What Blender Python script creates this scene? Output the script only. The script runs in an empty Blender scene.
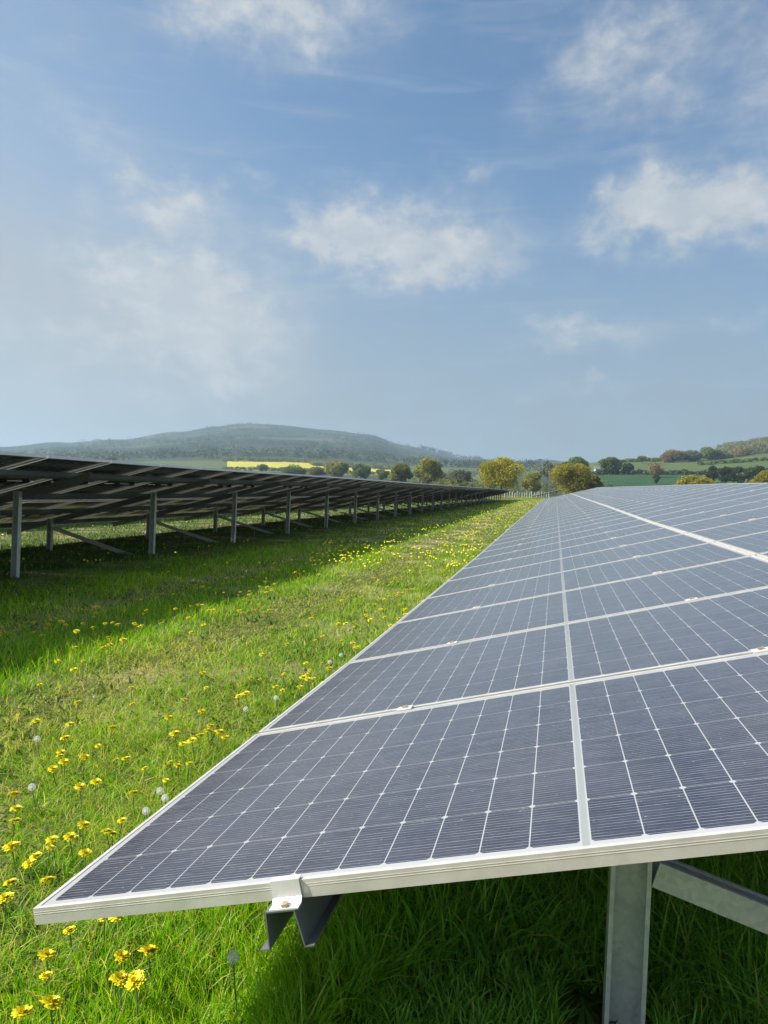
import bpy, math, random
import numpy as np
from mathutils import Matrix, Vector
random.seed(7); rng = np.random.default_rng(11)
S = bpy.context.scene
COL = S.collection
rad = math.radians

# ------------------------------------------------------------------ camera
F = 720.0
YAW, PITCH, ROLL = rad(-13.33), rad(-0.74), rad(2.32)
def cam_axes():
    cy, sy, cp, sp = math.cos(YAW), math.sin(YAW), math.cos(PITCH), math.sin(PITCH)
    f = np.array([sy*cp, cy*cp, sp]); r = np.array([cy, -sy, 0.0]); u = np.cross(r, f)
    c, s = math.cos(ROLL), math.sin(ROLL)
    return c*r + s*u, -s*r + c*u, f
CR, CU, CF = cam_axes()
def ray(x, y):
    return CF + (x-384)/F*CR - (y-512)/F*CU
def az_el(x, y):
    d = ray(x, y)
    return math.atan2(d[0], d[1]), d[2]/math.hypot(d[0], d[1])
cam = bpy.data.cameras.new('camera'); co = bpy.data.objects.new('camera', cam); COL.objects.link(co)
M = Matrix(((CR[0], CU[0], -CF[0], 0), (CR[1], CU[1], -CF[1], 0), (CR[2], CU[2], -CF[2], 0), (0, 0, 0, 1)))
co.matrix_world = M
cam.sensor_fit = 'VERTICAL'; cam.sensor_height = 24.0; cam.lens = 24.0*F/1024
cam.clip_start = 0.05; cam.clip_end = 20000
S.camera = co

# ------------------------------------------------------------------ tagging
def tag(o, label=None, cat=None, group=None, kind=None):
    if label: o['label'] = label
    if cat: o['category'] = cat
    if group: o['group'] = group
    if kind: o['kind'] = kind
    return o
def empty(name, loc, rz=0):
    o = bpy.data.objects.new(name, None); o.empty_display_size = .1
    COL.objects.link(o); o.location = loc; o.rotation_euler = (0, 0, rz); return o
def mesh_obj(name, me, parent=None):
    o = bpy.data.objects.new(name, me); COL.objects.link(o)
    if parent is not None: o.parent = parent
    return o
def np_mesh(name, V, loops, starts, mats, matidx=None, col=None, smooth=False):
    me = bpy.data.meshes.new(name)
    V = np.asarray(V, dtype=np.float32); loops = np.asarray(loops, dtype=np.int32); starts = np.asarray(starts, dtype=np.int32)
    me.vertices.add(len(V)); me.vertices.foreach_set('co', V.ravel())
    me.loops.add(len(loops)); me.loops.foreach_set('vertex_index', loops)
    me.polygons.add(len(starts)); me.polygons.foreach_set('loop_start', starts)
    if matidx is not None: me.polygons.foreach_set('material_index', np.asarray(matidx, dtype=np.int32))
    me.polygons.foreach_set('use_smooth', np.full(len(starts), smooth))
    for m in mats: me.materials.append(m)
    me.update(calc_edges=True)
    if col is not None:
        a = me.color_attributes.new('col', 'FLOAT_COLOR', 'POINT')
        c4 = np.ones((len(V), 4), dtype=np.float32); c4[:, :3] = col
        a.data.foreach_set('color', c4.ravel())
    return me
class MB:
    def __init__(s): s.v = []; s.f = []; s.m = []
    def add(s, vs, fs, m=0):
        b = len(s.v); s.v += [tuple(v) for v in vs]; s.f += [tuple(i+b for i in f) for f in fs]; s.m += [m]*len(fs)
    def box(s, x0, y0, z0, x1, y1, z1, m=0, xf=None):
        vs = [(x0,y0,z0),(x1,y0,z0),(x1,y1,z0),(x0,y1,z0),(x0,y0,z1),(x1,y0,z1),(x1,y1,z1),(x0,y1,z1)]
        if xf: vs = [xf(v) for v in vs]
        s.add(vs, [(0,3,2,1),(4,5,6,7),(0,1,5,4),(1,2,6,5),(2,3,7,6),(3,0,4,7)], m)
    def sweep(s, rings, m=0, cap=True):
        n = len(rings[0]); b = len(s.v)
        for r in rings: s.v += [tuple(p) for p in r]
        for i in range(len(rings)-1):
            for j in range(n):
                k = (j+1) % n
                s.f.append((b+i*n+j, b+i*n+k, b+(i+1)*n+k, b+(i+1)*n+j)); s.m.append(m)
        if cap:
            s.f.append(tuple(b+j for j in reversed(range(n)))); s.m.append(m)
            s.f.append(tuple(b+(len(rings)-1)*n+j for j in range(n))); s.m.append(m)
    def mesh(s, name, mats, smooth=False):
        me = bpy.data.meshes.new(name); me.from_pydata(s.v, [], s.f)
        for m in mats: me.materials.append(m)
        me.polygons.foreach_set('material_index', s.m)
        me.polygons.foreach_set('use_smooth', [smooth]*len(s.f)); me.update(); return me
    def build(s, name, mats, parent=None, smooth=False):
        return mesh_obj(name, s.mesh(name, mats, smooth), parent)

# ------------------------------------------------------------------ node helper
class NT:
    def __init__(s, tree): s.t = tree; s.n = tree.nodes; s.l = tree.links
    def new(s, typ, **kw):
        n = s.n.new(typ)
        for k, v in kw.items(): setattr(n, k, v)
        return n
    def put(s, sock, v):
        if v is None: return
        if isinstance(v, bpy.types.NodeSocket): s.l.new(v, sock)
        elif isinstance(v, (tuple, list)):
            sock.default_value = tuple(v) if len(v) == len(sock.default_value) else tuple(v)+(1.0,)
        else: sock.default_value = v
    def math(s, op, a, b=None, c=None, clamp=False):
        n = s.new('ShaderNodeMath', operation=op, use_clamp=clamp)
        s.put(n.inputs[0], a)
        if b is not None: s.put(n.inputs[1], b)
        if c is not None: s.put(n.inputs[2], c)
        return n.outputs[0]
    def mix(s, fac, a, b, blend='MIX'):
        n = s.new('ShaderNodeMix', data_type='RGBA', blend_type=blend)
        s.put(n.inputs['Factor'], fac); s.put(n.inputs[6], a); s.put(n.inputs[7], b); return n.outputs[2]
    def noise(s, vec, scale, detail=3, rough=.5, dist=0.0):
        n = s.new('ShaderNodeTexNoise'); s.put(n.inputs['Vector'], vec)
        n.inputs['Scale'].default_value = scale; n.inputs['Detail'].default_value = detail
        n.inputs['Roughness'].default_value = rough; n.inputs['Distortion'].default_value = dist
        return n.outputs['Fac']
    def ramp(s, fac, lo, hi, a=0.0, b=1.0, smooth=True):
        n = s.new('ShaderNodeMapRange', interpolation_type='SMOOTHSTEP' if smooth else 'LINEAR')
        s.put(n.inputs['Value'], fac); s.put(n.inputs['From Min'], lo); s.put(n.inputs['From Max'], hi)
        s.put(n.inputs['To Min'], a); s.put(n.inputs['To Max'], b); return n.outputs['Result']
    def obj(s): return s.new('ShaderNodeTexCoord').outputs['Object']
    def sep(s, v):
        n = s.new('ShaderNodeSeparateXYZ'); s.put(n.inputs[0], v); return n.outputs
    def scale(s, v, k):
        n = s.new('ShaderNodeVectorMath', operation='MULTIPLY'); s.put(n.inputs[0], v); n.inputs[1].default_value = k; return n.outputs[0]
def material(name):
    m = bpy.data.materials.new(name); m.use_nodes = True; nt = NT(m.node_tree)
    p = nt.n['Principled BSDF']; return m, nt, p
def simple(name, col, rough=.6, metal=0.0, var=.15, nscale=8.0, bump=0.0, spec=.5):
    m, nt, p = material(name)
    n = nt.noise(nt.obj(), nscale, 5, .6)
    c = nt.mix(nt.ramp(n, .3, .7), tuple(x*(1-var) for x in col), tuple(min(1, x*(1+var)) for x in col))
    nt.put(p.inputs['Base Color'], c); nt.put(p.inputs['Roughness'], nt.ramp(n, .3, .7, rough*.85, min(1, rough*1.15)))
    p.inputs['Metallic'].default_value = metal; p.inputs['Specular IOR Level'].default_value = spec
    if bump:
        b = nt.new('ShaderNodeBump'); b.inputs['Strength'].default_value = bump; b.inputs['Distance'].default_value = .01
        nt.put(b.inputs['Height'], n); nt.l.new(b.outputs[0], p.inputs['Normal'])
    return m
def leafmat(name, trans=.45, tint=(1.0, 1.0, 1.0), rough=.5, spec=.2):
    m, nt, p = material(name)
    a = nt.new('ShaderNodeVertexColor', layer_name='col')
    c = nt.mix(1.0, a.outputs['Color'], tint, 'MULTIPLY')
    nt.put(p.inputs['Base Color'], c); p.inputs['Roughness'].default_value = rough
    p.inputs['Specular IOR Level'].default_value = spec
    t = nt.new('ShaderNodeBsdfTranslucent')
    nt.put(t.inputs['Color'], nt.mix(1.0, c, (1.3, 1.3, .45), 'MULTIPLY'))
    mx = nt.new('ShaderNodeMixShader'); mx.inputs[0].default_value = trans
    nt.l.new(p.outputs[0], mx.inputs[1]); nt.l.new(t.outputs[0], mx.inputs[2])
    nt.l.new(mx.outputs[0], nt.n['Material Output'].inputs['Surface'])
    return m

# ------------------------------------------------------------------ terrain height
_gy = np.array([-60, -10, 0, 1.2, 2.2, 3.4, 5.5, 7.8, 9, 11.2, 16.3, 27, 54, 85, 100, 200])
_gz = np.array([-1.0, -.86, -.815, -.805, -.79, -.775, -.725, -.668, -.64, -.575, -.42, -.12, .66, 1.5, 1.9, 4.4])
_fy = np.linspace(-60, 200, 2601); _fz = np.interp(_fy, _gy, _gz)
_k = np.hanning(13); _k /= _k.sum(); _fz = np.convolve(np.pad(_fz, 6, mode='edge'), _k, mode='valid')
LOWH = .33
def near_z(X, Y):
    g = np.interp(Y, _fy, _fz) - LOWH
    return g + (np.clip(X, -14, 22)+.94)*.0008*np.clip(Y, 0, 200)
# far terrain: pixel row of the ground at a set of distances, along a set of azimuths
FX = np.array([0, 60, 120, 180, 210, 245, 290, 340, 370, 400, 430, 460, 500, 550, 600, 650, 700, 735, 768])
FR = np.array([110, 200, 300, 450, 650, 900, 1400, 2000, 2600, 3300, 6000.])
hill = [448, 443, 439, 431, 426, 422, 425.5, 430, 434, 445, 451, 458, 461, 461, 462, 464, 466, 468, 470]
mid900 = [464, 463, 462, 461, 460.5, 460, 460.5, 462, 464, 466, 467, 468, 469, 467, 462, 459, 455, 449, 444]
mid650 = [473, 472, 471, 471, 470, 470, 470.5, 473, 474, 475, 475, 476, 476, 472, 463.5, 461, 460, 457, 453]
rows_px = []
for i, x in enumerate(FX):
    hz = 487.1 + .0406*x
    t200 = hz - 14 if x < 560 else hz - 18
    t300 = hz - 18 if x < 560 else hz - 26
    t450 = min(t300-3, .5*(t300+mid650[i])) if x < 560 else 473 if x < 720 else 471
    t1400 = .6*mid900[i]+.4*hill[i] if x < 580 else mid900[i]+6
    t2000 = .25*mid900[i]+.75*hill[i] if x < 580 else mid900[i]+10
    h = hill[i] if x < 580 else 470
    rows_px.append([hz-12, t200, t300, t450, mid650[i], mid900[i], t1400, t2000, h, h+16, hz+2])
FAZ = np.array([az_el(x, 470)[0] for x in FX])
FE = np.array([[az_el(x, y)[1] for y in r] for x, r in zip(FX, rows_px)])   # slope z/r
def far_z(X, Y):
    X = np.asarray(X, float); Y = np.asarray(Y, float)
    r = np.hypot(X, Y); a = np.clip(np.arctan2(X, Y), FAZ[0], FAZ[-1])
    lr = np.log(np.clip(r, FR[0], FR[-1])); L = np.log(FR)
    ia = np.clip(np.searchsorted(FAZ, a)-1, 0, len(FAZ)-2); ir = np.clip(np.searchsorted(L, lr)-1, 0, len(L)-2)
    ta = (a-FAZ[ia])/(FAZ[ia+1]-FAZ[ia]); tr = (lr-L[ir])/(L[ir+1]-L[ir])
    ta = ta*ta*(3-2*ta)*.5+ta*.5
    e = (FE[ia, ir]*(1-ta)+FE[ia+1, ir]*ta)*(1-tr) + (FE[ia, ir+1]*(1-ta)+FE[ia+1, ir+1]*ta)*tr
    return e*r
def lump(X, Y, s):
    return (np.sin(X/s+1.3*np.sin(Y/s*.7))+np.sin(Y/s*1.3+1.7*np.sin(X/s*.6+2)))*.5
def zt(X, Y):
    X = np.asarray(X, float); Y = np.asarray(Y, float)
    r = np.hypot(X, Y); w = np.clip((r-88)/40, 0, 1); w = w*w*(3-2*w)
    z = near_z(X, Y)*(1-w) + far_z(X, Y)*w
    wf = np.clip((r-900)/1200, 0, 1)
    z = z + wf*(lump(X, Y, 90.)*5 + lump(X+300, Y, 37.)*2.5)
    wn = np.clip(1-r/60, 0, 1)
    return z + wn*lump(X, Y, .6)*.008
def on_ground(x, r):
    a = az_el(x, 470)[0]; X, Y = r*math.sin(a), r*math.cos(a); return X, Y, float(zt(X, Y))

# ------------------------------------------------------------------ materials
alu = simple('anodised_aluminium', (.74, .71, .66), .45, .4, .06, 14)
m_, nt_, p_ = material('galvanised_steel')
v_ = nt_.new('ShaderNodeTexVoronoi'); v_.inputs['Scale'].default_value = 90; nt_.put(v_.inputs['Vector'], nt_.obj())
n_ = nt_.noise(nt_.obj(), 9, 5, .65)
c_ = nt_.mix(nt_.math('MULTIPLY', v_.outputs['Color'], .9), (.46, .50, .50), (.66, .68, .67))
c_ = nt_.mix(nt_.ramp(n_, .45, .75), c_, (.46, .49, .48))
nt_.put(p_.inputs['Base Color'], c_); p_.inputs['Metallic'].default_value = .2
nt_.put(p_.inputs['Roughness'], nt_.ramp(n_, .3, .7, .38, .6))
steel = m_
rail_steel = simple('dark_rail_steel', (.17, .185, .19), .5, .3, .12, 12)  # purlins and rafters, a darker grey than posts and braces
clampm = simple('clamp_metal', (.82, .82, .80), .38, .35, .05, 30)
boltm = simple('bolt_metal', (.52, .42, .30), .5, .6, .3, 60)

# panel glass with cells
MW, MD, PITCHY, GAPU = 2.094, 1.055, 1.075, .020
def glass_material(back=False):
    m, nt, p = material('module_rear_glass' if back else 'solar_cells_under_glass')
    o = nt.obj(); x, y, z = nt.sep(o)
    cw, ch = .0845, .1672
    a = nt.math('SUBTRACT', nt.math('ABSOLUTE', nt.math('SUBTRACT', x, MW/2)), .008)
    b = nt.math('SUBTRACT', y, (MD-6*ch)/2)
    def edge(v, pitch):       # metres to the nearest cell boundary
        f = nt.math('FRACT', nt.math('DIVIDE', v, pitch))
        return nt.math('MULTIPLY', nt.math('MINIMUM', f, nt.math('SUBTRACT', 1.0, f)), pitch)
    ea, eb = edge(a, cw), edge(b, ch)
    inside = nt.math('MULTIPLY', nt.math('MULTIPLY', nt.math('GREATER_THAN', a, 0.0), nt.math('LESS_THAN', a, 12*cw)),
                     nt.math('MULTIPLY', nt.math('GREATER_THAN', b, 0.0), nt.math('LESS_THAN', b, 6*ch)))
    gap = nt.math('MAXIMUM', nt.math('LESS_THAN', ea, .00115), nt.math('LESS_THAN', eb, .0006))
    dia = nt.math('LESS_THAN', nt.math('ADD', ea, eb), .0075)
    white = nt.math('MAXIMUM', nt.math('MAXIMUM', gap, dia), nt.math('SUBTRACT', 1.0, inside))
    bus = nt.math('LESS_THAN', edge(nt.math('ADD', b, ch/32), ch/16), .00048)
    # colour of each cell differs a little
    ix = nt.math('FLOOR', nt.math('DIVIDE', x, cw)); iy = nt.math('FLOOR', nt.math('DIVIDE', b, ch))
    cmb = nt.new('ShaderNodeCombineXYZ'); nt.put(cmb.inputs[0], ix); nt.put(cmb.inputs[1], iy)
    oi = nt.new('ShaderNodeObjectInfo'); nt.put(cmb.inputs[2], nt.math('MULTIPLY', oi.outputs['Random'], 91.0))
    wn = nt.new('ShaderNodeTexWhiteNoise', noise_dimensions='3D'); nt.put(wn.inputs['Vector'], cmb.outputs[0])
    cell = nt.mix(wn.outputs['Value'], (.008, .011, .028), (.015, .018, .038))
    tone = nt.noise(nt.scale(o, (1.6, 3.0, 1)), 1.4, 3, .55)
    cell = nt.mix(nt.ramp(tone, .35, .7), cell, (.028, .028, .050))
    st1 = nt.noise(nt.scale(o, (9, 260, 1)), 1.0, 4, .7); st2 = nt.noise(nt.scale(o, (30, 420, 1)), 1.0, 3, .7)
    cell = nt.mix(nt.ramp(st2, .50, .68, 0, .55), cell, (.10, .105, .13))
    c = nt.mix(nt.math('MULTIPLY', bus, nt.ramp(st1, .38, .62, .25, 1.0)), cell, (.40, .41, .44))
    seam = nt.math('LESS_THAN', a, -.0018)
    wcol = nt.mix(seam, (.78, .79, .80), (.54, .57, .58))
    c = nt.mix(white, c, wcol)
    # pollen and dust film, settled a little thicker along the low edge and in spots
    spots = nt.new('ShaderNodeTexVoronoi'); spots.inputs['Scale'].default_value = 55; nt.put(spots.inputs['Vector'], o)
    sp = nt.math('MULTIPLY', nt.math('LESS_THAN', spots.outputs['Distance'], .12), nt.ramp(nt.noise(o, 31, 2), .5, .62))
    film = nt.noise(nt.scale(o, (1, 4, 1)), 5, 6, .65)
    dust = nt.math('ADD', nt.ramp(film, .3, .8, .008, .06), nt.math('MULTIPLY', sp, .35))
    c = nt.mix(dust, c, (.46, .43, .40))
    if back: c = nt.mix(white, (.010, .010, .013), (.25, .25, .24))
    nt.put(p.inputs['Base Color'], c)
    nt.put(p.inputs['Roughness'], nt.ramp(film, .3, .7, .13, .23))
    p.inputs['IOR'].default_value = 1.5; p.inputs['Specular IOR Level'].default_value = .6
    p.inputs['Sheen Weight'].default_value = 0.0 if back else .22; p.inputs['Sheen Roughness'].default_value = .35
    # the clear gaps between the cells let daylight through to the underside
    tr = nt.new('ShaderNodeBsdfTranslucent'); tr.inputs['Color'].default_value = (.8, .82, .8, 1)
    mx = nt.new('ShaderNodeMixShader'); nt.put(mx.inputs[0], nt.math('MULTIPLY', white, .45))
    nt.l.new(p.outputs[0], mx.inputs[1]); nt.l.new(tr.outputs[0], mx.inputs[2]); nt.l.new(mx.outputs[0], nt.n['Material Output'].inputs['Surface'])
    return m
glassm = glass_material(); glassb = glass_material(True)

# ------------------------------------------------------------------ one module (frame + laminated glass), local metres
def module_meshes():
    fr = MB(); lip, hgt = .0095, .031
    def rail(x0, y0, x1, y1): fr.box(x0, y0, -hgt, x1, y1, 0)
    b = .0012
    rail(0, 0, MW, lip); rail(0, MD-lip, MW, MD); rail(0, lip, lip, MD-lip); rail(MW-lip, lip, MW, MD-lip)
    # fine extrusion groove standing proud along the outer face
    fr.box(.002, -.0004, -.0080, MW-.002, .0001, -.0072); fr.box(.002, -.0004, -.0120, MW-.002, .0001, -.0112)
    # inward feet at the bottom of the frame
    fr.box(lip, lip, -hgt, MW-lip, .022, -hgt+.002); fr.box(lip, MD-.022, -hgt, MW-lip, MD-lip, -hgt+.002)
    fr.box(lip, .022, -hgt, .022, MD-.022, -hgt+.002); fr.box(MW-.022, .022, -hgt, MW-lip, MD-.022, -hgt+.002)
    g = MB(); g.box(lip, lip, -.0075, MW-lip, MD-lip, -.0018); g.m[0] = 1
    j = MB(); j.box(MW/2-.03, MD/2-.045, -.028, MW/2+.03, MD/2+.045, -.0076)
    return fr.mesh('frame', [alu]), g.mesh('glass', [glassm, glassb]), j.mesh('junction_box', [simple('black_plastic', (.02, .02, .02), .5)])
FRM, GLS, JBX = module_meshes()
T = rad(15.0); CT, ST = math.cos(T), math.sin(T)
RLOW0 = -.94
class Row:
    def __init__(s, xlow, name, label, y0, ncol, posts, far_clamps=True):
        s.x = xlow; s.y0 = y0; s.n = ncol
        s.root = empty(name, (xlow, y0, float(zt(xlow, y0))))
        tag(s.root, label, 'solar array', 'rows of solar panels')
        bpy.context.view_layer.update()
        s.inv = s.root.matrix_world.inverted()
    def zl(s, y): return float(near_z(s.x, y)) + LOWH
    def P(s, u, y, w=0.0):                       # point on / below the module plane
        return Vector((s.x + u*CT - w*ST, y, s.zl(y) + u*ST + w*CT)) - s.root.location
    def module_matrix(s, u, y):
        a = Vector((CT, 0, ST)); p0, p1 = s.P(u, y), s.P(u, y+MD)
        b = (p1-p0).normalized(); n = a.cross(b).normalized(); a = b.cross(n)
        R = Matrix((a, b, n)).transposed().to_4x4(); return Matrix.Translation(p0) @ R
def make_row(r, individual_cols, posts, clamps=0, boxes=False):
    ends = []
    for i in range(r.n):
        y = r.y0 + i*PITCHY
        for k in range(2):
            mw = r.module_matrix(k*(MW+GAPU), y)
            if i < individual_cols:
                f = mesh_obj('solar_panel', FRM, r.root); f.matrix_local = mw
                mesh_obj('glass', GLS, f)
                if boxes and i < 14:
                    for dv in (-.36, 0, .36): mesh_obj('junction_box', JBX, f).location = (0, dv, 0)
            else: ends.append(mw)
    if ends:
        mb = MB()
        for mw in ends:
            for me, mi in ((FRM, 0), (GLS, 1)):
                vs = [mw @ v.co for v in me.vertices]
                mb.add(vs, [tuple(p.vertices) for p in me.polygons], mi)
        # glass pattern follows the module: keep local metres through a UV-free copy per module row
        o = mb.build('distant_panels', [alu, far_glass], r.root); o['kind'] = 'stuff'
    Y0, Y1 = r.y0-.030, r.y0 + r.n*PITCHY + .02
    # purlins: hat sections along the row
    for u in PU:
        prof = [(-.050, -.062), (-.032, -.062), (-.0255, 0), (.0255, 0), (.032, -.062), (.050, -.062),
                (.050, -.0595), (.034, -.0595), (.0275, .0025), (-.0275, .0025), (-.034, -.0595), (-.050, -.0595)]
        prof = [(a, b-.0380) for a, b in prof][::-1]
        rings = []; y = Y0
        while True:
            rings.append([r.P(u+a, y, b) for a, b in prof])
            if y >= Y1: break
            y = min(Y1, y+1.45)
        mb = MB(); mb.sweep(rings); mb.build('purlin', [rail_steel], r.root)
    for y in posts:
        # rafter, C section on its side
        prof = [(-.025, 0), (.025, 0), (.025, -.003), (-.022, -.003), (-.022, -.077), (.025, -.077), (.025, -.08), (-.025, -.08)]
        mb = MB(); mb.sweep([[r.P(u, y+a, b-.101) for a, b in prof] for u in (.25, 4.0)]); mb.build('rafter', [rail_steel], r.root)
        for u in PO:
            px = r.x + u*CT
            top = r.P(u, y, -.10); bx = top.x; zg = float(zt(px, y)) - .25 - r.root.location.z
            # C section open towards -Y with returned lips
            w, d, t, lp = .0405, .052, .003, .009
            prof = [(-w, 0), (-w, d), (w, d), (w, 0), (w-lp, 0), (w-lp, t), (w-t, t), (w-t, d-t), (-w+t, d-t), (-w+t, t), (-w+lp, t), (-w+lp, 0)]
            mb = MB(); yy = y-.03-d-.001-r.root.location.y
            mb.sweep([[Vector((bx+a, yy+b, z)) for a, b in prof] for z in (zg, top.z-.004 + .0)])
            pst = mb.build('post', [steel], r.root)
            bm = MB()
            for dz in (.05, .11):
                hexr = [(math.cos(q*math.pi/3)*.009, math.sin(q*math.pi/3)*.009) for q in range(6)]
                bm.sweep([[Vector((bx+a, yy+d-t-h, top.z-dz+c)) for a, c in hexr] for h in (0.0005, .008)])
            bm.build('bolt', [boltm], pst)
        # brace: U channel open upwards, from the low post's head to the foot of the high post
        u0, u1 = PO
        A = Vector((r.x+u0*CT+.0495+.10*ST, y-.052, r.zl(y)+u0*ST-.247)) - r.root.location
        B = Vector((r.x+u1*CT-.05, y-.052, float(zt(r.x+u1*CT, y))-.09)) - r.root.location
        d = (B-A).normalized(); up = Vector((-d.z, 0, d.x))
        prof = [(-.024, -.027), (.024, -.027), (.024, .027), (.012, .027), (.012, .024), (.021, .024), (.021, -.024), (-.021, -.024), (-.021, .024), (-.014, .024), (-.014, .027), (-.024, .027)]
        mb = MB(); mb.sweep([[p + Vector((0, a, 0)) + up*b for a, b in prof] for p in (A, B)]); mb.build('brace', [steel], r.root)
    if clamps:
        rest = MB(); cnt = 0
        for i in range(r.n+1):
            y = r.y0 + i*PITCHY
            for u in PU:
                if i == 0:     # end clamp: top lip over the frame, front plate bent down to the purlin
                    mb = MB(); X = lambda v: r.P(u+.008+v[0], y+v[1], v[2])
                    w = .027
                    prof = [(.009, .0045), (.009, .0015), (-.004, .0015), (-.0045, -.026), (-.0135, -.0350), (-.030, -.0352),
                            (-.030, -.0325), (-.0150, -.0320), (-.0075, -.0245), (-.0068, .0045)]
                    mb.sweep([[X((a, b, c)) for b, c in prof] for a in (w, -w)])
                    clam = mb.build('clamp', [clampm], r.root)
                    bb = MB(); hexr = [(math.cos(q*math.pi/3)*.008, math.sin(q*math.pi/3)*.008) for q in range(6)]
                    bb.sweep([[X((a, -.0215+c, h)) for a, c in hexr] for h in (-.0324, -.0265)])
                    bb.build('bolt', [boltm], clam)
                else:
                    yy = y-.010; hl = .024
                    tgt = MB() if cnt < clamps else rest
                    X = lambda v: r.P(u+v[0], yy+v[1], v[2])
                    tgt.box(-hl, -.0190, .0015, hl, .0190, .0045, 0, X)
                    tgt.box(-hl, -.008, -.030, hl, -.0055, .0014, 0, X); tgt.box(-hl, .0055, -.030, hl, .008, .0014, 0, X)
                    tgt.box(-.008, -.007, .0046, .008, .007, .010, 1, X)
                    if tgt is not rest: tgt.build('clamp', [clampm, boltm], r.root); cnt += 1
        if rest.v: rest.build('distant_clamps', [clampm, boltm], r.root)['kind'] = 'stuff'
far_glass = simple('distant_module_glass', (.07, .075, .09), .3, 0, .1, 3)
PU = (.520, 1.585, .520+MW+GAPU, 1.585+MW+GAPU)
PO = (1.140, 3.05)
rowR = Row(RLOW0, 'solar_array', 'near right solar panel row seen from above, grey gridded glass sloping to the lane', 1.184, 53, None)
make_row(rowR, 50, [1.66+2.92*k for k in range(20)], clamps=90)
rowL = Row(-9.06, 'solar_array', 'dark solar panel row left of the grass lane seen from underneath on galvanised posts', 2.0, 77, None)
make_row(rowL, 50, [7.23-2.92+2.92*k for k in range(28)], boxes=True)
rowF = Row(-17.16, 'solar_array', 'solar panel row glimpsed beneath the left row, beyond its strip of sunlit grass', 6.0, 40, None)
make_row(rowF, 40, [8+2.92*k for k in range(15)])

# ------------------------------------------------------------------ ground sheet (polar grid reaching the horizon)
def field_mat(name, c1, c2, scale, c3=None, s3=None, bump=.3, stripes=None):
    m, nt, p = material(name); o = nt.obj()
    n = nt.noise(o, scale, 8, .65); c = nt.mix(nt.ramp(n, .32, .68), c1, c2)
    if c3: c = nt.mix(nt.ramp(nt.noise(o, s3, 4, .6), .48, .66), c, c3)
    nt.put(p.inputs['Base Color'], c); p.inputs['Roughness'].default_value = .9; p.inputs['Specular IOR Level'].default_value = .15
    b = nt.new('ShaderNodeBump'); b.inputs['Strength'].default_value = bump; b.inputs['Distance'].default_value = .6/scale
    nt.put(b.inputs['Height'], n); nt.l.new(b.outputs[0], p.inputs['Normal']); return m
turf = field_mat('turf_soil', (.06, .085, .02), (.14, .15, .04), 9.0, (.32, .27, .15), 1.1, .6)
pasture = field_mat('pasture', (.075, .115, .035), (.105, .145, .05), .05, (.12, .13, .06), .012)
crop = field_mat('crop_green', (.030, .080, .030), (.042, .100, .038), .05)
rape = field_mat('rapeseed_flower', (.50, .45, .06), (.62, .55, .08), .04, (.46, .46, .08), .01)
heath = field_mat('hill_heath', (.022, .042, .022), (.06, .085, .035), .010, (.13, .14, .07), .0055, 1.0)
hedgy = field_mat('scrub', (.045, .06, .03), (.075, .085, .045), .06)
def build_ground():
    azs = np.concatenate([np.radians(np.arange(-180, -55, 3.0)), np.radians(np.arange(-55, 30, .25)), np.radians(np.arange(30, 180, 3.0))])
    R = [0.15]
    while R[-1] < 9000: R.append(R[-1]*1.035)
    R = np.array(R); A, RR = np.meshgrid(azs, R); X = RR*np.sin(A); Y = RR*np.cos(A); Z = zt(X, Y)
    nr, na = X.shape; V = np.stack([X, Y, Z], -1).reshape(-1, 3); V = np.vstack([V, [[0, 0, float(zt(0, 0))]]])
    i, j = np.meshgrid(np.arange(nr-1), np.arange(na), indexing='ij'); jn = (j+1) % na
    q = np.stack([i*na+j, (i+1)*na+j, (i+1)*na+jn, i*na+jn], -1).reshape(-1, 4)[:, ::-1]
    # pixel column of each azimuth, to say which field lies where
    px = 384+F*np.tan(A[:-1]+.5*rad(.25)-YAW); px = np.where(np.abs(A[:-1]-YAW) > 1.2, np.where(A[:-1] > 0, 3000, -3000), px); r = RR[:-1]
    mi = np.full(r.shape, 1)
    mi[r < 118] = 0
    mi[r > 1000] = 4
    mi[(r > 620) & (r < 845) & (px > 225) & (px < 312)] = 3
    mi[(r > 590) & (r < 765) & (px > 312) & (px < 402)] = 3
    mi[(r > 900) & (r <= 1000)] = 5
    mi[(r > 230) & (r < 430) & (px > 560) & (px < 720)] = 2
    mi[(r > 118) & (r < 160)] = 5
    mi[(r > 150) & (r < 560) & (px < 560)] = 5
    mi[(r > 420) & (r < 560) & (px > 405) & (px < 500)] = 1
    mi[(r > 620) & (px > 690)] = 5
    mi = mi.reshape(-1)
    tri = np.stack([np.full(na, nr*na), np.arange(na), (np.arange(na)+1) % na], -1)[:, ::-1]
    loops = np.concatenate([q.ravel(), tri.ravel()]); st = np.concatenate([np.arange(len(q))*4, len(q)*4+np.arange(na)*3])
    me = np_mesh('ground', V, loops, st, [turf, pasture, crop, rape, heath, hedgy], np.concatenate([mi, np.zeros(na, int)]), smooth=True)
    tag(mesh_obj('ground', me), kind='structure')
build_ground()

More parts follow.
